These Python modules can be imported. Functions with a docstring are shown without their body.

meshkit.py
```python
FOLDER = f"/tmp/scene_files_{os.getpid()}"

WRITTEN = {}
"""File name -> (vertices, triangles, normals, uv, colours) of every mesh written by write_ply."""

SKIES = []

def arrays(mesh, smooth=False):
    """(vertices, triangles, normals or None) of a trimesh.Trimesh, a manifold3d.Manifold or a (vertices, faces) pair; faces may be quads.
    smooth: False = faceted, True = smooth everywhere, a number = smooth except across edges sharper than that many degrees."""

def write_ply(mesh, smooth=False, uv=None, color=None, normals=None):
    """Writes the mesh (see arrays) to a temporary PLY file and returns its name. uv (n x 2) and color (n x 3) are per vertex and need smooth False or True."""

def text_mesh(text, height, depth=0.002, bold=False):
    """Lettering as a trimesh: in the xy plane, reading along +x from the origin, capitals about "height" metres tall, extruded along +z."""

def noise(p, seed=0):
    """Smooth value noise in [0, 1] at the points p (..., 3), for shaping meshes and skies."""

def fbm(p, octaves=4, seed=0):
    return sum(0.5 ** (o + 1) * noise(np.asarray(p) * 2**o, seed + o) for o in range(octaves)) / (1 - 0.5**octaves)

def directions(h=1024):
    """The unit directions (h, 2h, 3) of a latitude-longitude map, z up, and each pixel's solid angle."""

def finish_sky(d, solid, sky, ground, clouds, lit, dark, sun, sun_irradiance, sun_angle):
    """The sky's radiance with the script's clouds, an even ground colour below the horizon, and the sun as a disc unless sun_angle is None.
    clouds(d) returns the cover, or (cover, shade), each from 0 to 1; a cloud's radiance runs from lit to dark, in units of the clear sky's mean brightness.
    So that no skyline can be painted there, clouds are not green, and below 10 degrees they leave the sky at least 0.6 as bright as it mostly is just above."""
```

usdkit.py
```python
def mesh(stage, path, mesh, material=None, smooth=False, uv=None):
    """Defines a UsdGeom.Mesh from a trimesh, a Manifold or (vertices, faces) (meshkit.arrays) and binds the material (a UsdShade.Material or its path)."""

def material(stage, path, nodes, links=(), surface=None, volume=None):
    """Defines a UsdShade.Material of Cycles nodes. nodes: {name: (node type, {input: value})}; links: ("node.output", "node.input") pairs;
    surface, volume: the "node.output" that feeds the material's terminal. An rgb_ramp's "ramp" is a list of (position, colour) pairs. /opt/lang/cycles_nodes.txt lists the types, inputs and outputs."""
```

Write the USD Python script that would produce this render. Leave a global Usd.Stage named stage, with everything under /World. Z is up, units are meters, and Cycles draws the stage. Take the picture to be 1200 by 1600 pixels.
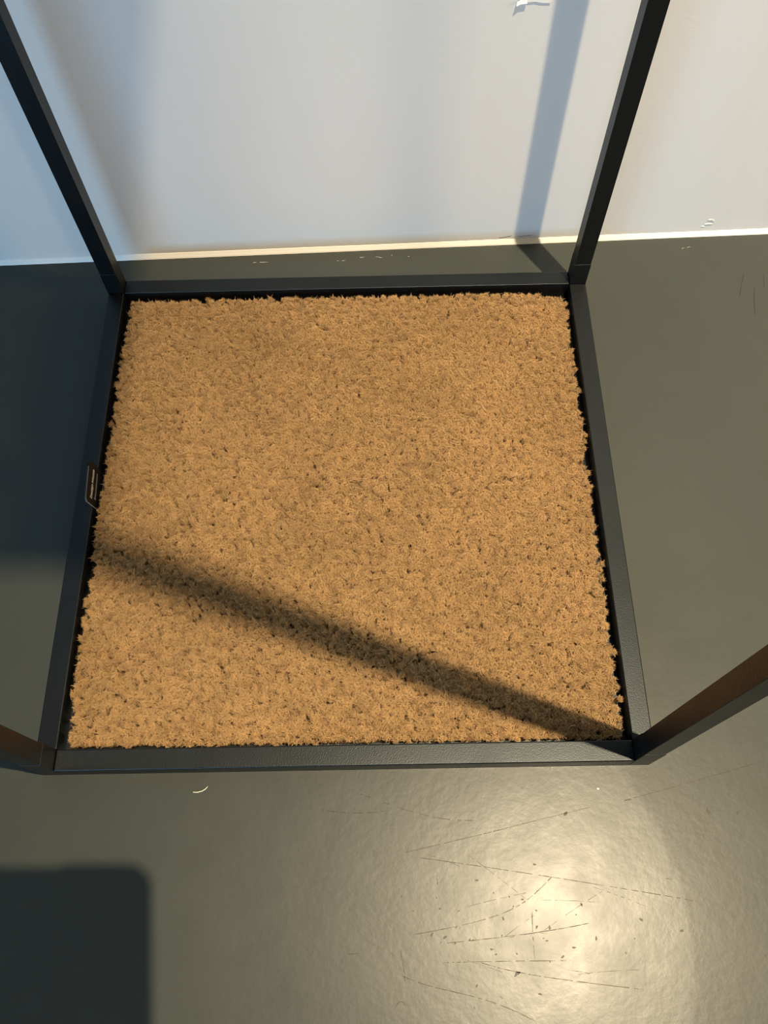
import math
import numpy as np
import trimesh
import usdkit
import meshkit
from pxr import Usd, UsdGeom, UsdLux, UsdShade, Gf, Sdf, Vt

stage = Usd.Stage.CreateInMemory()
UsdGeom.SetStageUpAxis(stage, 'Z')
UsdGeom.SetStageMetersPerUnit(stage, 1.0)
UsdGeom.Xform.Define(stage, '/World')
UsdGeom.Scope.Define(stage, '/World/Looks')

# ------------------------------------------------------------------ camera
CAM = np.array([0.04871, -0.12465, 0.86083])
ROT = np.array([[0.99979619, 0.01909019, 0.00656805],      # columns: camera right, up, back in the room
                [-0.01446401, 0.90430235, -0.42664746],
                [-0.01408429, 0.42646551, 0.90439416]])
cam = UsdGeom.Camera.Define(stage, '/World/camera')
M = Gf.Matrix4d(1.0)
for i in range(3):
    M.SetRow(i, Gf.Vec4d(*ROT[:, i], 0))
M.SetRow(3, Gf.Vec4d(*CAM, 1))
cam.AddTransformOp().Set(M)
cam.CreateHorizontalApertureAttr(36.0)
cam.CreateVerticalApertureAttr(48.0)
cam.CreateFocalLengthAttr(36.0 * 1314.11 / 1200.0)
cam.CreateClippingRangeAttr(Gf.Vec2f(0.01, 100.0))
cam.CreateExposureAttr(0.0)

# ------------------------------------------------------------------ lights
WARM = (1.0, 0.80, 0.53)
BLUE = (0.35, 0.665, 1.0)


def place_light(l, loc, aim):
    z = np.array(loc, float) - np.array(aim, float)
    z /= np.linalg.norm(z)
    x = np.cross([0.0, 1.0, 0.01], z)
    x /= np.linalg.norm(x)
    y = np.cross(z, x)
    m = Gf.Matrix4d(1.0)
    for i, v in enumerate((x, y, z)):
        m.SetRow(i, Gf.Vec4d(*v, 0))
    m.SetRow(3, Gf.Vec4d(*map(float, loc), 1))
    l.AddTransformOp().Set(m)


def lamp_light(kind, name, loc, aim, radius, intensity, color, cone=None):
    l = getattr(UsdLux, kind).Define(stage, '/World/' + name)
    l.CreateRadiusAttr(radius)
    l.CreateIntensityAttr(intensity)
    l.CreateColorAttr(Gf.Vec3f(*color))
    if cone:
        sh = UsdLux.ShapingAPI.Apply(l.GetPrim())
        sh.CreateShapingConeAngleAttr(cone)
        sh.CreateShapingConeSoftnessAttr(1.0)
    place_light(l, loc, aim)


LAMP = (0.77, -0.18, 3.40)
SPOT_I, FILL_I, SIDE_I, SKY_I = 54500.0, 31.0, 62.0, 13.0
lamp_light('SphereLight', 'ceiling_spot', LAMP, (0.72, 0.02, 0), 0.0205, SPOT_I, WARM, cone=27.0)
lamp_light('DiskLight', 'shop_lamp', (3.10, -3.90, 1.35), (0.4, 0.5, 0.4), 0.30, FILL_I, (1.0, 0.77, 0.47))
lamp_light('DiskLight', 'shop_lamp_001', (4.30, -1.00, 1.35), (0.4, 0.5, 0.4), 0.35, SIDE_I, (1.0, 0.77, 0.47))  # unseen side lamp, added as warm fill for the wall

# daylight standing in the shop window of the front wall
w = UsdLux.RectLight.Define(stage, '/World/window_daylight')
w.CreateWidthAttr(3.7)
w.CreateHeightAttr(1.3)
w.CreateIntensityAttr(SKY_I)
w.CreateColorAttr(Gf.Vec3f(*BLUE))
m = Gf.Matrix4d(1.0)
m.SetRow(0, Gf.Vec4d(1, 0, 0, 0))      # it shines along its own -z, into the room (+y)
m.SetRow(1, Gf.Vec4d(0, 0, 1, 0))
m.SetRow(2, Gf.Vec4d(0, -1, 0, 0))
m.SetRow(3, Gf.Vec4d(-2.45, -4.22, 0.80, 1))
m = Gf.Matrix4d(1, 0, 0, 0, 0, 0, 1, 0, 0, -1, 0, 0, -2.45, -4.22, 0.80, 1)
w.AddTransformOp().Set(m)


# ------------------------------------------------------------------ helpers
used = {}


def numbered(parent, name):
    k = (parent, name)
    n = used.get(k, 0)
    used[k] = n + 1
    return name if n == 0 else f'{name}_{n:03d}'


def obj(name, mesh, mat, parent=None, smooth=False, label=None, cat=None, kind=None, group=None):
    base = parent or '/World'
    path = f'{base}/{numbered(base, name)}'
    prim = usdkit.mesh(stage, path, mesh, mat, smooth=smooth).GetPrim()
    tag(prim, label, cat, kind, group)
    return path


def tag(prim, label=None, cat=None, kind=None, group=None):
    for k, v in (('label', label), ('category', cat), ('kind', kind), ('group', group)):
        if v:
            prim.SetCustomDataByKey(k, v)


def thing(name, label, cat, loc=(0, 0, 0)):
    path = f"/World/{numbered('/World', name)}"
    x = UsdGeom.Xform.Define(stage, path)
    x.AddTranslateOp().Set(Gf.Vec3d(*loc))
    tag(x.GetPrim(), label, cat)
    return path


def box(x0, x1, y0, y1, z0, z1):
    b = trimesh.creation.box([x1 - x0, y1 - y0, z1 - z0])
    b.apply_translation([(x0 + x1) / 2, (y0 + y1) / 2, (z0 + z1) / 2])
    return b


def soft_box(x0, x1, y0, y1, z0, z1, r=0.0014):
    """A bar with rounded edges: the hull of an eighth of a ball in every corner."""
    k = [0.0, 0.4142, 0.7071, 0.9101, 1.0]
    ball = np.array([(a, b, c) for a in k for b in k for c in k])
    ball = ball[np.abs(np.linalg.norm(ball, axis=1) - 1) < 0.16]
    ball /= np.linalg.norm(ball, axis=1, keepdims=True)
    pts = []
    for x, sx in ((x0, 1), (x1, -1)):
        for y, sy in ((y0, 1), (y1, -1)):
            for z, sz in ((z0, 1), (z1, -1)):
                s = np.array([sx, sy, sz])
                pts.append(np.array([x, y, z]) + s * r - ball * s * r)
    return trimesh.convex.convex_hull(np.vstack(pts))


def cat_mesh(parts):
    return trimesh.util.concatenate(parts)


def mat(name, nodes, links, surface='p.BSDF'):
    return usdkit.material(stage, '/World/Looks/' + name, nodes, links, surface=surface)


# ------------------------------------------------------------------ materials
M_floor = mat('floor_vinyl', {
    'g': ('geometry', {}),
    'n1': ('noise_texture', {'scale': 3.0, 'detail': 5.0, 'roughness': 0.6}),
    'r1': ('rgb_ramp', {'ramp': [(0.3, (0.050, 0.057, 0.051)), (0.7, (0.059, 0.066, 0.058))]}),
    'n2': ('noise_texture', {'scale': 130.0, 'detail': 3.0, 'roughness': 0.55}),
    'n3': ('noise_texture', {'scale': 22.0, 'detail': 4.0, 'roughness': 0.6}),
    'mr': ('map_range', {'from_min': 0.3, 'from_max': 0.7, 'to_min': 0.305, 'to_max': 0.36}),
    'b': ('bump', {'strength': 0.10, 'distance': 0.0010}),
    'b2': ('bump', {'strength': 0.10, 'distance': 0.002}),
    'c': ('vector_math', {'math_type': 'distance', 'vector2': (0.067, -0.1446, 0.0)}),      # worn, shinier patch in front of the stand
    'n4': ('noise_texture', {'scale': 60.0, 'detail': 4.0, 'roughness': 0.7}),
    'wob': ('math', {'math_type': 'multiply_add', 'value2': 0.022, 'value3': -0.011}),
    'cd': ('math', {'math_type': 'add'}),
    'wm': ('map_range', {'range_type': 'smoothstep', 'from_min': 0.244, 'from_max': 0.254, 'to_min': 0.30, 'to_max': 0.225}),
    'p': ('principled_bsdf', {}),
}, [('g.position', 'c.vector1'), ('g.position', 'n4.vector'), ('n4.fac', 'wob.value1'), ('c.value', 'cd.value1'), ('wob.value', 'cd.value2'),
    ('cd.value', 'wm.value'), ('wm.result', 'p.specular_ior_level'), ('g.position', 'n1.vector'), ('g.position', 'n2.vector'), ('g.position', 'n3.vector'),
    ('n1.fac', 'r1.fac'), ('r1.color', 'p.base_color'),
    ('n3.fac', 'mr.value'), ('mr.result', 'p.roughness'),
    ('n2.fac', 'b.height'), ('n3.fac', 'b2.height'), ('b.normal', 'b2.normal'), ('b2.normal', 'p.normal')])

M_wall = mat('wall_paint', {
    'g': ('geometry', {}),
    'mp': ('mapping', {'scale': (1.0, 1.0, 0.25)}),
    'n1': ('noise_texture', {'scale': 7.0, 'detail': 3.0}),
    'r1': ('rgb_ramp', {'ramp': [(0.3, (0.70, 0.695, 0.68)), (0.7, (0.735, 0.73, 0.715))]}),
    'n2': ('noise_texture', {'scale': 260.0, 'detail': 3.0}),
    'n3': ('noise_texture', {'scale': 28.0, 'detail': 3.0}),
    'b': ('bump', {'strength': 0.12, 'distance': 0.001}),
    'b2': ('bump', {'strength': 0.15, 'distance': 0.002}),
    'p': ('principled_bsdf', {'roughness': 0.6}),
}, [('g.position', 'mp.vector'), ('mp.vector', 'n1.vector'), ('g.position', 'n2.vector'), ('mp.vector', 'n3.vector'),
    ('n1.fac', 'r1.fac'), ('r1.color', 'p.base_color'), ('n2.fac', 'b.height'), ('n3.fac', 'b2.height'),
    ('b.normal', 'b2.normal'), ('b2.normal', 'p.normal')])

M_bead = mat('white_caulk', {'p': ('principled_bsdf', {'base_color': (0.86, 0.85, 0.82), 'roughness': 0.45})}, [])
M_room = mat('room_paint', {
    'g': ('geometry', {}),
    'n': ('noise_texture', {'scale': 4.0}),
    'r': ('rgb_ramp', {'ramp': [(0.3, (0.16, 0.16, 0.16)), (0.7, (0.19, 0.19, 0.19))]}),
    'p': ('principled_bsdf', {'roughness': 0.8}),
}, [('g.position', 'n.vector'), ('n.fac', 'r.fac'), ('r.color', 'p.base_color')])
M_winframe = mat('window_paint', {'p': ('principled_bsdf', {'base_color': (0.6, 0.6, 0.6), 'roughness': 0.5})}, [])

M_frame = mat('black_powder_coat', {
    'g': ('geometry', {}),
    'n': ('noise_texture', {'scale': 900.0, 'detail': 2.0}),
    'n2': ('noise_texture', {'scale': 12.0, 'detail': 3.0}),
    'mr': ('map_range', {'from_min': 0.3, 'from_max': 0.7, 'to_min': 0.34, 'to_max': 0.42}),
    'b': ('bump', {'strength': 0.35, 'distance': 0.0004}),
    'p': ('principled_bsdf', {'base_color': (0.0035, 0.0035, 0.0038), 'specular_ior_level': 0.42, 'specular_tint': (0.82, 0.95, 1.0)}),
}, [('g.position', 'n.vector'), ('g.position', 'n2.vector'), ('n2.fac', 'mr.value'), ('mr.result', 'p.roughness'),
    ('n.fac', 'b.height'), ('b.normal', 'p.normal')])
M_plate = mat('black_plate', {'p': ('principled_bsdf', {'base_color': (0.006, 0.006, 0.006), 'roughness': 0.5, 'specular_ior_level': 0.2})}, [])
M_edge_glint = mat('plate_edge', {'p': ('principled_bsdf', {'base_color': (0.22, 0.23, 0.24), 'roughness': 0.5})}, [])
M_text = mat('white_print', {'p': ('principled_bsdf', {'base_color': (0.45, 0.44, 0.41), 'roughness': 0.6})}, [])

M_text_dim = mat('grey_print', {'p': ('principled_bsdf', {'base_color': (0.20, 0.195, 0.18), 'roughness': 0.6})}, [])

M_coir = mat('coir_fibre', {
    'g': ('geometry', {}),
    'oi': ('object_info', {}),
    'r1': ('rgb_ramp', {'ramp': [(0.0, (0.66, 0.44, 0.21)), (0.45, (0.85, 0.625, 0.335)), (0.85, (0.91, 0.72, 0.44)), (1.0, (0.97, 0.86, 0.64))]}),
    'r2': ('rgb_ramp', {'ramp': [(0.0, (0.78, 0.74, 0.70)), (0.5, (1.0, 1.0, 1.0)), (1.0, (1.1, 1.1, 1.06))]}),
    'n': ('noise_texture', {'scale': 9.0, 'detail': 3.0, 'roughness': 0.6}),
    'r3': ('rgb_ramp', {'ramp': [(0.3, (0.92, 0.90, 0.87)), (0.7, (1.10, 1.10, 1.10))]}),
    'm1': ('mix_color', {'blend_type': 'multiply', 'fac': 1.0}),
    'm2': ('mix_color', {'blend_type': 'multiply', 'fac': 1.0}),
    'd': ('principled_bsdf', {'roughness': 0.6, 'specular_ior_level': 0.35}),
    't': ('translucent_bsdf', {}),
    'mx': ('mix_closure', {'fac': 0.22}),
}, [('g.random_per_island', 'r1.fac'), ('oi.random', 'r2.fac'), ('g.position', 'n.vector'), ('n.fac', 'r3.fac'),
    ('r1.color', 'm1.a'), ('r2.color', 'm1.b'), ('m1.result', 'm2.a'), ('r3.color', 'm2.b'),
    ('m2.result', 'd.base_color'), ('m2.result', 't.color'), ('d.BSDF', 'mx.closure1'), ('t.BSDF', 'mx.closure2')], surface='mx.closure')
M_back = mat('mat_backing', {'p': ('principled_bsdf', {'base_color': (0.10, 0.055, 0.022), 'roughness': 0.9})}, [])
M_scratch = mat('scratch_dirt', {'p': ('principled_bsdf', {'base_color': (0.034, 0.028, 0.020), 'roughness': 0.42, 'specular_ior_level': 0.26})}, [])
M_chalk = mat('pale_scuff', {'p': ('principled_bsdf', {'base_color': (0.40, 0.40, 0.38), 'roughness': 0.7})}, [])
M_fibre_white = mat('pale_thread', {'p': ('principled_bsdf', {'base_color': (0.75, 0.68, 0.55), 'roughness': 0.6})}, [])
M_paper = mat('torn_paint', {'p': ('principled_bsdf', {'base_color': (0.85, 0.84, 0.80), 'roughness': 0.6})}, [])
M_phone = mat('phone_black', {'p': ('principled_bsdf', {'base_color': (0.012, 0.012, 0.013), 'roughness': 0.4})}, [])
M_shadow_flap = mat('shadow_flap_dark', {'p': ('principled_bsdf', {'base_color': (0.03, 0.025, 0.022), 'roughness': 0.65})}, [])

# ------------------------------------------------------------------ the room
WY, WA = 0.66894, 0.02609            # the back wall runs y = WY + WA x
XL, XR, YF, ZC = -4.5, 4.5, -4.1, 3.55


def wally(x):
    return WY + WA * x


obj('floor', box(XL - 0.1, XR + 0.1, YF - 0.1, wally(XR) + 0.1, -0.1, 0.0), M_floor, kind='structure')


def wall_prism(x0, x1, z0, z1, t=0.12):
    v = []
    for x in (x0, x1):
        for dy in (0, t):
            for z in (z0, z1):
                v.append((x, wally(x) + dy, z))
    return trimesh.convex.convex_hull(np.array(v))


WALL = obj('wall_back', wall_prism(XL - 0.1, XR + 0.1, -0.1, ZC), M_wall, kind='structure')
# white sealant bead in the joint of wall and floor
prof = [(0.0, 0.0), (-0.0045, 0.0), (-0.0042, 0.0012), (-0.0030, 0.0026), (-0.0016, 0.0042), (-0.0008, 0.0058), (0.0, 0.0062)]
xs = np.linspace(XL, XR, 120)
v, f = [], []
rng = np.random.default_rng(5)
wob = 1 + 0.10 * (meshkit.noise(np.c_[xs * 18, 0 * xs, 0 * xs], 3) - 0.5)
n = len(prof)
for x, s in zip(xs, wob):
    v += [(x, wally(x) + a * s, b * s) for a, b in prof]
for i in range(len(xs) - 1):
    for j in range(n - 1):
        f.append((i * n + j, (i + 1) * n + j, (i + 1) * n + j + 1, i * n + j + 1))
obj('baseboard_back', (np.array(v), np.array(f)), M_bead, smooth=40, kind='structure')

obj('ceiling', box(XL - 0.1, XR + 0.1, YF - 0.1, wally(XR) + 0.1, ZC, ZC + 0.1), M_room, kind='structure')
obj('wall_right', box(XR, XR + 0.1, YF, wally(XR), 0, ZC), M_room, kind='structure')
obj('wall_left', box(XL - 0.1, XL, YF, wally(XL), 0, ZC), M_room, kind='structure')
wx0, wx1, wz0, wz1 = -4.3, -0.6, 0.15, 1.45
obj('wall_front', cat_mesh([box(XL, wx0, YF - 0.1, YF, 0, ZC), box(wx1, XR, YF - 0.1, YF, 0, ZC),
                            box(wx0, wx1, YF - 0.1, YF, 0, wz0), box(wx0, wx1, YF - 0.1, YF, wz1, ZC)]), M_room, kind='structure')
fw = 0.05
obj('window_1', cat_mesh([box(wx0, wx0 + fw, YF - 0.07, YF, wz0, wz1), box(wx1 - fw, wx1, YF - 0.07, YF, wz0, wz1),
                          box(wx0 + fw, wx1 - fw, YF - 0.07, YF, wz0, wz0 + fw), box(wx0 + fw, wx1 - fw, YF - 0.07, YF, wz1 - fw, wz1),
                          box(-2.47, -2.43, YF - 0.07, YF, wz0 + fw, wz1 - fw)]), M_winframe, kind='structure')

# ------------------------------------------------------------------ the black frame
W, D, B, H, STUB, TOP = 0.30, 0.6004, 0.0201, 0.0263, 0.060, 1.90
FR = thing('display_stand', 'black powder-coated square steel stand with four upright posts around the coir mat', 'stand', (0, 0, 0))
g = 0.0001
obj('rail', soft_box(-W + B, W - B, 0, B, 0, H), M_frame, FR, smooth=35)
obj('rail', soft_box(-W + B, W - B, D - B, D, 0, H), M_frame, FR, smooth=35)
obj('rail', soft_box(-W, -W + B, B, D - B, 0, H), M_frame, FR, smooth=35)
obj('rail', soft_box(W - B, W, B, D - B, 0, H), M_frame, FR, smooth=35)
for x0 in (-W, W - B):
    for y0 in (0, D - B):
        obj('corner_block', soft_box(x0, x0 + B, y0, y0 + B, 0, STUB, 0.0005), M_frame, FR, smooth=35)
        obj('post', soft_box(x0 + 0.0004, x0 + B - 0.0004, y0 + 0.0004, y0 + B - 0.0004, STUB, TOP - 0.0263, 0.0006), M_frame, FR, smooth=35)
obj('top_rail', soft_box(-W, W, 0, B, TOP - H, TOP), M_frame, FR, smooth=35)
obj('top_rail', soft_box(-W, W, D - B, D, TOP - H, TOP), M_frame, FR, smooth=35)
obj('top_rail', soft_box(-W, -W + B, B, D - B, TOP - H, TOP), M_frame, FR, smooth=35)
obj('top_rail', soft_box(W - B, W, B, D - B, TOP - H, TOP), M_frame, FR, smooth=35)
obj('top_panel', box(-W + B, W - B, B, D - B, TOP - 0.018, TOP - 0.003), M_frame, FR, smooth=35)

obj('base_panel', box(-W + B, W - B, B, D - B, 0.0002, 0.0022), M_frame, FR)  # black sheet added so the gap round the mat stays dark

# maker's plate standing between the left rail and the mat
from shapely.geometry import Polygon
pl = Polygon([(0.003, 0), (0.045, 0), (0.048, 0.003), (0.048, 0.0395), (0.0445, 0.043), (0.0035, 0.043), (0, 0.0395), (0, 0.003)])
T = np.array([[0, 0, 1, 0], [1, 0, 0, 0], [0, 1, 0, 0], [0, 0, 0, 1.0]])      # plate plane -> y z, thickness along x


def plate_place(m, off):
    m = m.copy()
    m.apply_transform(T)
    a = math.radians(6)
    m.apply_translation([off, 0, 0])
    m.apply_transform(trimesh.transformations.rotation_matrix(math.radians(7), [1, 0, 0]))
    m.apply_transform(trimesh.transformations.rotation_matrix(math.radians(-3), [0, 1, 0]))
    m.apply_translation([-0.2790, 0.2850, 0.0045])
    return m


PL = obj('name_plate', plate_place(trimesh.creation.extrude_polygon(pl, 0.0010, engine='earcut'), 0), M_plate, FR,
         label='small black tag with white lettering standing between left rail and mat')
rim = pl.difference(pl.buffer(-0.0007)).intersection(Polygon([(-0.01, -0.01), (0.0405, -0.01), (0.0405, 0.06), (-0.01, 0.06)]))
obj('plate_edge', plate_place(trimesh.creation.extrude_polygon(rim, 0.0012, engine='earcut'), -0.0001), M_edge_glint, PL, label='thin edge coloured pale grey to stand for caught light')  # light on the tag's edge, put into a pale colour


def words(text, height, length, y, z, bold):
    t = meshkit.text_mesh(text, height, 0.00025, bold=bold)
    s = length / (t.bounds[1, 0] - t.bounds[0, 0])
    t.apply_scale([s, 1, 1])
    t.apply_translation([y - t.bounds[0, 0], z, 0])
    return plate_place(t, 0.0010)


obj('lettering', words('Design House', 0.0052, 0.0335, 0.0075, 0.0270, True), M_text, PL, label='white words')
obj('lettering', words('Stockholm', 0.0036, 0.0310, 0.0090, 0.0170, False), M_text_dim, PL, label='smaller white word below')

# ------------------------------------------------------------------ the coir mat
MAT = thing('coir_mat', 'square golden brown coir doormat lying inside the black frame', 'doormat', (0, 0, 0))
mx0, mx1, my0, my1 = -0.2755, 0.2745, 0.0235, 0.5725
obj('backing', box(mx0 + 0.002, mx1 - 0.002, my0 + 0.002, my1 - 0.002, 0.0024, 0.0065), M_back, MAT)


def tuft(seed, nf=80, hgt=0.0184, spread=0.0027):
    """One bunch of fibres: upright below, frayed and bent over in all directions at the cut end."""
    r = np.random.default_rng(seed)
    vs, fs = [], []
    for k in range(nf):
        a = r.uniform(0, 2 * np.pi)
        q = math.sqrt(r.uniform(0, 1))
        p0 = np.array([math.cos(a), math.sin(a), 0]) * q * 0.0014
        a2 = a + r.normal(0, 0.5)
        out = np.array([math.cos(a2), math.sin(a2), 0]) * q * spread * r.uniform(0.5, 1.2)
        h = hgt * r.uniform(0.80, 1.0) * (1 - 0.20 * q * q)
        p1 = p0 + out * 0.25 + [0, 0, h * 0.50]
        p2 = p0 + out * 0.75 + [0, 0, h * 0.86]
        a3 = a2 + r.normal(0, 1.3)
        reach = r.uniform(0.0004, 0.0022) if r.uniform() < 0.9 else r.uniform(0.002, 0.0045)
        p3 = p2 + np.array([math.cos(a3) * reach, math.sin(a3) * reach, r.uniform(-0.0006, 0.0022)])
        rad = r.uniform(0.00013, 0.00023)
        ps = [p0, p1, p2, p3]
        t = p3 - p0
        t /= np.linalg.norm(t)
        e = np.cross(t, [math.cos(a * 3), math.sin(a * 3), 0.1])
        e /= np.linalg.norm(e)
        u = np.cross(t, e)
        n0 = len(vs)
        for p, s in zip(ps, (1.0, 1.1, 1.05, 0.7)):
            for w_ in range(3):
                an = w_ * 2 * np.pi / 3
                vs.append(p + (e * math.cos(an) + u * math.sin(an)) * rad * s)
        for lv in range(3):
            for w_ in range(3):
                i, j = n0 + lv * 3 + w_, n0 + lv * 3 + (w_ + 1) % 3
                fs += [(i, j, j + 3), (i, j + 3, i + 3)]
        fs.append((n0 + 9, n0 + 10, n0 + 11))
    return np.array(vs), np.array(fs)


pile_path = MAT + '/pile'
pi = UsdGeom.PointInstancer.Define(stage, pile_path)
tag(pi.GetPrim(), 'dense golden brown coir tufts', None, 'stuff')
NV = 14
for k in range(NV):
    usdkit.mesh(stage, f'{pile_path}/tuft_{k:03d}' if k else f'{pile_path}/tuft', tuft(100 + k), M_coir)
pi.CreatePrototypesRel().SetTargets([Sdf.Path(f'{pile_path}/tuft_{k:03d}' if k else f'{pile_path}/tuft') for k in range(NV)])
rng = np.random.default_rng(11)
step = 0.0049
nx, ny = int((mx1 - mx0 - 0.006) / step), int((my1 - my0 - 0.006) / step)
gx, gy = np.meshgrid(np.arange(nx + 1), np.arange(ny + 1))
px = mx0 + 0.003 + (gx + 0.5 * (gy % 2)) * (mx1 - mx0 - 0.006) / (nx + 0.5)
py = my0 + 0.003 + gy * (my1 - my0 - 0.006) / ny
px = px.ravel() + rng.normal(0, 0.0007, px.size)
py = py.ravel() + rng.normal(0, 0.0007, py.size)
# the mat was cut by hand: its edges wander a little and its corners are rounded
edge_l = mx0 + 0.0008 * np.sin(py * 40) + np.clip((0.06 - py) / 0.04, 0, 1) * 0.004 + np.clip((py - 0.50) / 0.07, 0, 1) * 0.003
edge_t = my1 - np.clip((px - 0.22) / 0.05, 0, 1) * 0.004
u = np.clip((0.018 - (mx1 - px)) / 0.018, 0, 1)
w_ = np.clip((0.018 - (edge_t - py)) / 0.018, 0, 1)
keep = (px > edge_l + 0.002) & (py < edge_t) & (np.hypot(u, w_) < 0.93)
px, py = px[keep], py[keep]
N = len(px)
low = meshkit.fbm(np.c_[px * 30, py * 30, 0 * px], 3, 7)
sz = (0.97 + 0.10 * (low - 0.5)) * rng.normal(1.0, 0.035, N)
yaw = rng.uniform(0, 2 * np.pi, N)
tx, ty = rng.normal(0, 0.06, N), rng.normal(0, 0.06, N)
# outermost tufts lean outwards a little
rim = (px < mx0 + 0.008) | (px > mx1 - 0.008) | (py > my1 - 0.010)
tx += np.where(rim, rng.normal(0, 0.10, N), 0)
ty += np.where(rim, rng.normal(0, 0.10, N), 0)
quats = []
for a, b, c in zip(yaw, tx, ty):
    q = Gf.Rotation(Gf.Vec3d(0, 1, 0), math.degrees(b)) * Gf.Rotation(Gf.Vec3d(1, 0, 0), math.degrees(-c))
    q = (Gf.Rotation(Gf.Vec3d(0, 0, 1), math.degrees(a)) * q).GetQuat()
    quats.append(Gf.Quath(float(q.GetReal()), *map(float, q.GetImaginary())))
pi.CreatePositionsAttr(Vt.Vec3fArray.FromNumpy(np.c_[px, py, np.full(N, 0.0060)].astype(np.float32)))
pi.CreateOrientationsAttr(Vt.QuathArray(quats))
pi.CreateScalesAttr(Vt.Vec3fArray.FromNumpy(np.c_[np.ones(N), np.ones(N), sz].astype(np.float32)))
pi.CreateProtoIndicesAttr(Vt.IntArray.FromNumpy(rng.integers(0, NV, N).astype(np.int32)))


def strand(points, rad, sides=4):
    p = np.asarray(points, float)
    t = np.gradient(p, axis=0)
    t /= np.linalg.norm(t, axis=1, keepdims=True) + 1e-12
    a = np.cross(t, [0.1, 0.05, 1.0])
    a /= np.linalg.norm(a, axis=1, keepdims=True) + 1e-12
    b = np.cross(t, a)
    ang = np.arange(sides) * 2 * np.pi / sides
    rr = np.broadcast_to(rad, (len(p),))[:, None, None]
    v = p[:, None] + rr * (np.cos(ang)[None, :, None] * a[:, None] + np.sin(ang)[None, :, None] * b[:, None])
    f = []
    for i in range(len(p) - 1):
        for j in range(sides):
            k = (j + 1) % sides
            f += [(i * sides + j, i * sides + k, (i + 1) * sides + k), (i * sides + j, (i + 1) * sides + k, (i + 1) * sides + j)]
    return trimesh.Trimesh(v.reshape(-1, 3), np.array(f), process=False)


# loose longer fibres lying over the pile
rng = np.random.default_rng(23)
loose = []
for k in range(900):
    c = np.array([rng.uniform(mx0 + 0.006, mx1 - 0.006), rng.uniform(my0 + 0.006, my1 - 0.006)])
    a, L, cv = rng.uniform(0, 2 * np.pi), rng.uniform(0.004, 0.013), rng.normal(0, 90)
    s = np.linspace(-0.5, 0.5, 6) * L
    an = a + cv * s
    q = c + np.c_[np.cumsum(np.cos(an)), np.cumsum(np.sin(an))] * L / 6
    q -= q.mean(0) - c
    z = 0.0232 + 0.0009 * rng.uniform(-1, 1) + 0.0012 * np.sin(np.linspace(0, np.pi, 6)) * rng.uniform(-0.3, 1)
    loose.append(strand(np.c_[q, z], rng.uniform(0.00018, 0.00032), 3))
obj('loose_fibre', cat_mesh(loose), M_coir, MAT, kind='stuff', label='loose paler coir fibres on the pile')

# ------------------------------------------------------------------ the phone that takes the picture, with an added flap that widens its shadow
def cam_box(x0, x1, y0, y1, z0, z1, r):
    """A rounded slab given in the phone's own right / up / back directions."""
    p = Polygon([(x0, y0), (x1, y0), (x1, y1), (x0, y1)]).buffer(-r).buffer(r, quad_segs=10)
    e = trimesh.creation.extrude_polygon(p, z1 - z0, engine='earcut')
    e.apply_translation([0, 0, z0])
    e.vertices = CAM + e.vertices @ ROT.T
    return e


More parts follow.
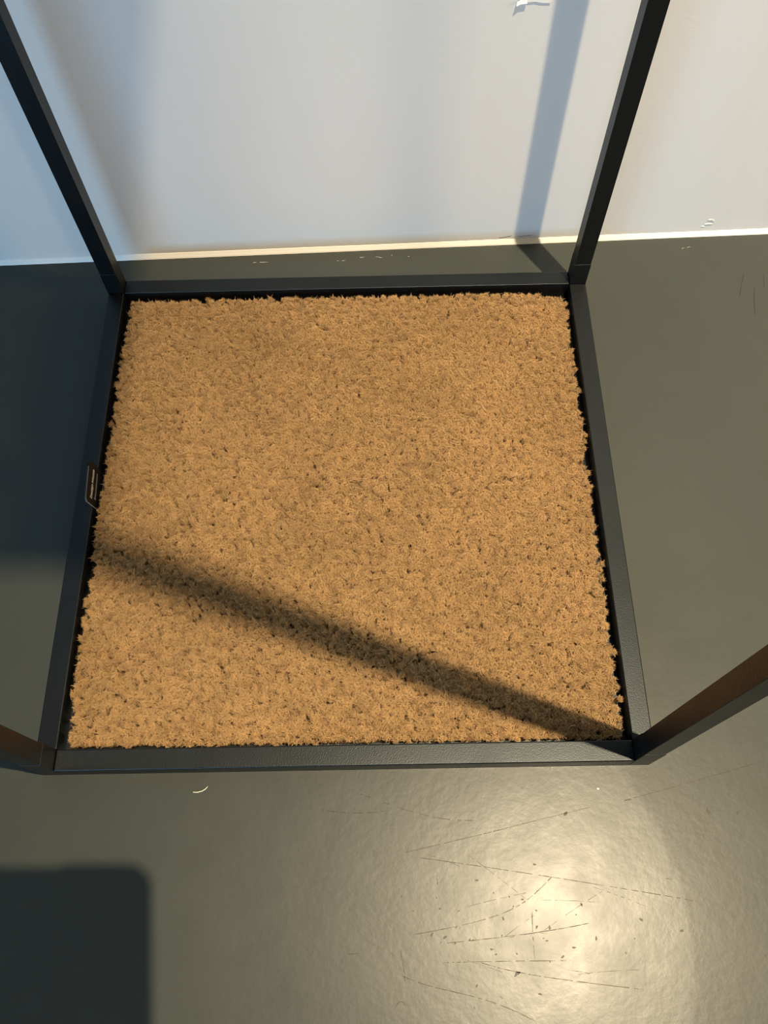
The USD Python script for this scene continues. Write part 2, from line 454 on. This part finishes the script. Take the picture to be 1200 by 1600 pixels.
PH = thing('smartphone', 'unseen black smartphone with an added flap that widens its shadow on the floor', 'phone', (0, 0, 0))
obj('body', cam_box(-0.062, 0.012, -0.134, 0.020, 0.002, 0.009, 0.017), M_phone, PH)
obj('case_cover', cam_box(-0.150, 0.010, -0.136, 0.021, 0.0092, 0.0110, 0.017), M_shadow_flap, PH)  # made-up flap behind the phone, there to broaden the cast shadow

# ------------------------------------------------------------------ wear on the floor and the wall
SCR = [[[0.0509, -0.0779], [0.1335, -0.061], [0.1626, -0.0547], [0.2435, -0.0373]], [[0.2712, -0.0329], [0.3031, -0.0254], [0.3409, -0.0163], [0.4139, 0.002]], [[0.0721, -0.0815], [0.1246, -0.0895], [0.194, -0.0996], [0.2418, -0.1083], [0.3162, -0.1205]], [[0.0102, -0.0214], [0.0338, -0.0294], [0.0626, -0.0395], [0.0913, -0.0461], [0.1271, -0.0491]], [[0.0631, -0.1462], [0.1113, -0.1393], [0.1392, -0.1319], [0.1642, -0.1214], [0.1787, -0.1137], [0.1959, -0.098]], [[0.0935, -0.1537], [0.1688, -0.1471], [0.2242, -0.1393]], [[0.0894, -0.1695], [0.1265, -0.1691], [0.2005, -0.1693]], [[0.1231, -0.1697], [0.1594, -0.1785], [0.2054, -0.1855], [0.2676, -0.1931]], [[0.0521, -0.1791], [0.0852, -0.1897], [0.1245, -0.1989], [0.1693, -0.2166]], [[0.0449, -0.2051], [0.05, -0.1994], [0.0548, -0.2029]], [[0.1731, -0.1293], [0.1722, -0.1478], [0.1721, -0.1674]], [[0.0867, -0.097], [0.087, -0.1054]], [[0.0509, -0.1582], [0.0548, -0.1791]], [[-0.0243, -0.0364], [0.0084, -0.0404], [0.0409, -0.0385]], [[0.0034, -0.1615], [0.0136, -0.161]], [[0.2712, -0.0329], [0.2796, -0.0323]], [[0.3715, -0.0203], [0.376, -0.0196]], [[0.3, -0.1028], [0.3069, -0.1035]], [[0.3145, -0.1204], [0.3228, -0.1221]], [[0.0538, -0.1797], [0.0547, -0.1841]], [[0.5133, 0.6117], [0.5064, 0.593], [0.5013, 0.5755]], [[0.5231, 0.5904], [0.5183, 0.5689], [0.5151, 0.5467]], [[0.5386, 0.61], [0.5347, 0.587]]]
SPOT = [[0.2128, -0.0443], [0.3505, -0.0441], [0.3781, -0.0462], [0.1553, -0.1793], [0.1186, -0.1882], [0.1792, -0.0887], [0.3084, -0.1467], [0.1975, -0.1662], [0.1459, -0.1342], [0.1761, -0.1417], [0.188, -0.1425], [0.092, -0.1491], [0.2192, -0.1237], [0.1339, -0.1594], [0.2296, -0.1516], [0.2724, -0.1369], [0.1239, -0.1018], [0.2084, -0.1589], [0.0802, -0.1465], [0.1745, -0.1953]]
PALE = [[[-0.1254, 0.6487], [-0.1195, 0.6491]], [[-0.1169, 0.649], [-0.1043, 0.6492]], [[-0.0147, 0.6484], [-0.0105, 0.6488]], [[-0.0079, 0.6487], [-0.0029, 0.6492]], [[0.0157, 0.6536], [0.0225, 0.6539]], [[0.036, 0.6546], [0.0461, 0.6522]], [[0.0572, 0.6563], [0.0589, 0.6562]], [[0.0791, 0.6535], [0.0816, 0.6534]], [[0.4406, 0.6573], [0.445, 0.6582]], [[0.4476, 0.6587], [0.4529, 0.6602]]]


def ribbon(pts, width, seed, z=0.0002, dashes=False):
    """A scratch: a thin flat band of uneven width along a smoothed line, broken where it skips."""
    r = np.random.default_rng(seed)
    p = np.array(pts, float)
    t = np.linspace(0, 1, len(p))
    n = max(8, int(np.linalg.norm(np.diff(p, axis=0), axis=1).sum() / 0.003))
    tt = np.linspace(0, 1, n)
    deg = min(3, len(p) - 1)
    q = np.c_[np.polyval(np.polyfit(t, p[:, 0], deg), tt), np.polyval(np.polyfit(t, p[:, 1], deg), tt)]
    d = np.gradient(q, axis=0)
    d /= np.linalg.norm(d, axis=1, keepdims=True)
    s = np.c_[-d[:, 1], d[:, 0]]
    w = width * 0.5 * r.uniform(0.35, 1.2, n)
    w[0] = w[-1] = width * 0.1
    v = np.vstack([np.c_[q + s * w[:, None], np.full(n, z)], np.c_[q - s * w[:, None], np.full(n, z)]])
    skip = r.uniform(size=n - 1) < (0.35 if dashes else 0.10)
    if skip.all():
        skip[0] = False
    f = []
    for i in np.nonzero(~skip)[0]:
        f += [(i, n + i, n + i + 1), (i, n + i + 1, i + 1)]
    return v, np.array(f)


FLOOR = '/World/floor'
for k, l in enumerate(SCR):
    obj('scratch', ribbon(l, 0.00075, 300 + k, dashes=k in (3, 6, 13)), M_scratch, FLOOR)


def blot(x, y, r0, seed, z=0.0002):
    r = np.random.default_rng(seed)
    a = np.linspace(0, 2 * np.pi, 10, endpoint=False)
    turn = r.uniform(0, np.pi)
    rr = r0 * r.uniform(0.5, 1.1, 10)
    e = np.c_[np.cos(a) * rr * 1.5, np.sin(a) * rr * 0.8]
    e = e @ np.array([[math.cos(turn), math.sin(turn)], [-math.sin(turn), math.cos(turn)]])
    v = np.vstack([[[x, y, z]], np.c_[e + [x, y], np.full(10, z)]])
    return v, np.array([(0, 1 + i, 1 + (i + 1) % 10) for i in range(10)])


for k, (x, y) in enumerate(SPOT):
    obj('stain', blot(x, y, 0.0022 if k in (0, 1, 3) else 0.0014, 400 + k), M_scratch, FLOOR)
rng = np.random.default_rng(77)
for k in range(26):                                             # fainter specks where the floor is most used
    obj('stain', blot(rng.normal(0.16, 0.06), rng.normal(-0.15, 0.035), rng.uniform(0.0006, 0.0011), 500 + k), M_scratch, FLOOR)
for k in range(14):
    c = np.array([rng.normal(0.16, 0.06), rng.normal(-0.13, 0.045)])
    an, ln = rng.normal(0.1, 0.35), rng.uniform(0.008, 0.035)
    d = np.array([math.cos(an), math.sin(an)]) * ln
    obj('scratch', ribbon([c - d, c + [0, 0.0006], c + d], 0.0004, 600 + k, dashes=True), M_scratch, FLOOR)
for k, l in enumerate(PALE):
    obj('pale_scuff', ribbon(l, 0.0009, 700 + k), M_chalk, FLOOR)


def on_wall(pts, t):
    """Lift a flat outline given in (x, z) onto the wall, t thick towards the room."""
    e = trimesh.creation.extrude_polygon(Polygon(pts), t, engine='earcut')
    v = e.vertices
    e.vertices = np.c_[v[:, 0], wally(v[:, 0]) - v[:, 2], v[:, 1]]
    e.invert()
    return e


obj('paint_flake', on_wall([(0.4712, 0.0262), (0.4758, 0.0270), (0.4795, 0.0245), (0.4806, 0.0212), (0.4790, 0.0222), (0.4765, 0.0246), (0.4735, 0.0250)], 0.0008), M_wall, WALL)
obj('paint_flake', on_wall([(0.4690, 0.0186), (0.4745, 0.0176), (0.4790, 0.0182), (0.4800, 0.0196), (0.4735, 0.0194)], 0.0007), M_wall, WALL)
obj('paint_flake', on_wall([(0.4650, 0.0145), (0.4690, 0.0138), (0.4705, 0.0150), (0.4668, 0.0156)], 0.0005), M_wall, WALL)
for q in ([(0.200, 0.0088), (0.2095, 0.0104), (0.2160, 0.0118), (0.2163, 0.0113), (0.2100, 0.0099), (0.2005, 0.0083)], [(0.2260, 0.0098), (0.2350, 0.0112), (0.2430, 0.0114), (0.2432, 0.0109), (0.2350, 0.0107), (0.2262, 0.0093)]):
    obj('crack', on_wall(q, 0.0002), M_scratch, WALL)

TP = thing('paper_strip', 'torn strip of white paper tape stuck flat on the wall, left of the post shadow', 'tape')
obj('strip', on_wall([(0.1850, 0.3305), (0.1925, 0.3296), (0.1935, 0.3288), (0.2000, 0.3292), (0.2075, 0.3276), (0.2155, 0.3274), (0.2162, 0.3480), (0.1835, 0.3480)], 0.0010), M_paper, TP)
fl = on_wall([(0.1822, 0.3268), (0.1865, 0.3284), (0.1925, 0.3286), (0.1925, 0.3304), (0.1850, 0.3310), (0.1825, 0.3300)], 0.0006)
fl.vertices[:, 1] -= np.clip((0.331 - fl.vertices[:, 2]) / 0.004, 0, 1) * 0.0022 + 0.0008
obj('torn_flap', fl, M_paper, TP)

FB = np.array([[-0.149, -0.0186], [-0.1446, -0.0187], [-0.1403, -0.0176], [-0.1373, -0.0158], [-0.1349, -0.0134]])
o = obj('coir_fibre', strand(np.c_[FB, [0.0008, 0.0006, 0.0005, 0.0005, 0.0011]], [0.0004, 0.0005, 0.0005, 0.0005, 0.0003], 6), M_fibre_white,
        label='single curved pale fibre lying on the grey floor before the stand', cat='fibre', smooth=True)
cr = trimesh.creation.icosphere(1, 0.0009)
cr.apply_scale([1.5, 0.9, 0.7])
cr.vertices += (meshkit.noise(cr.vertices * 3000, 9)[:, None] - 0.5) * 0.0005
cr.apply_translation([0.2468, -0.0217, 0.0006])
obj('paper_crumb', cr, M_paper, label='tiny white crumb on the floor near the stand foot', cat='crumb')
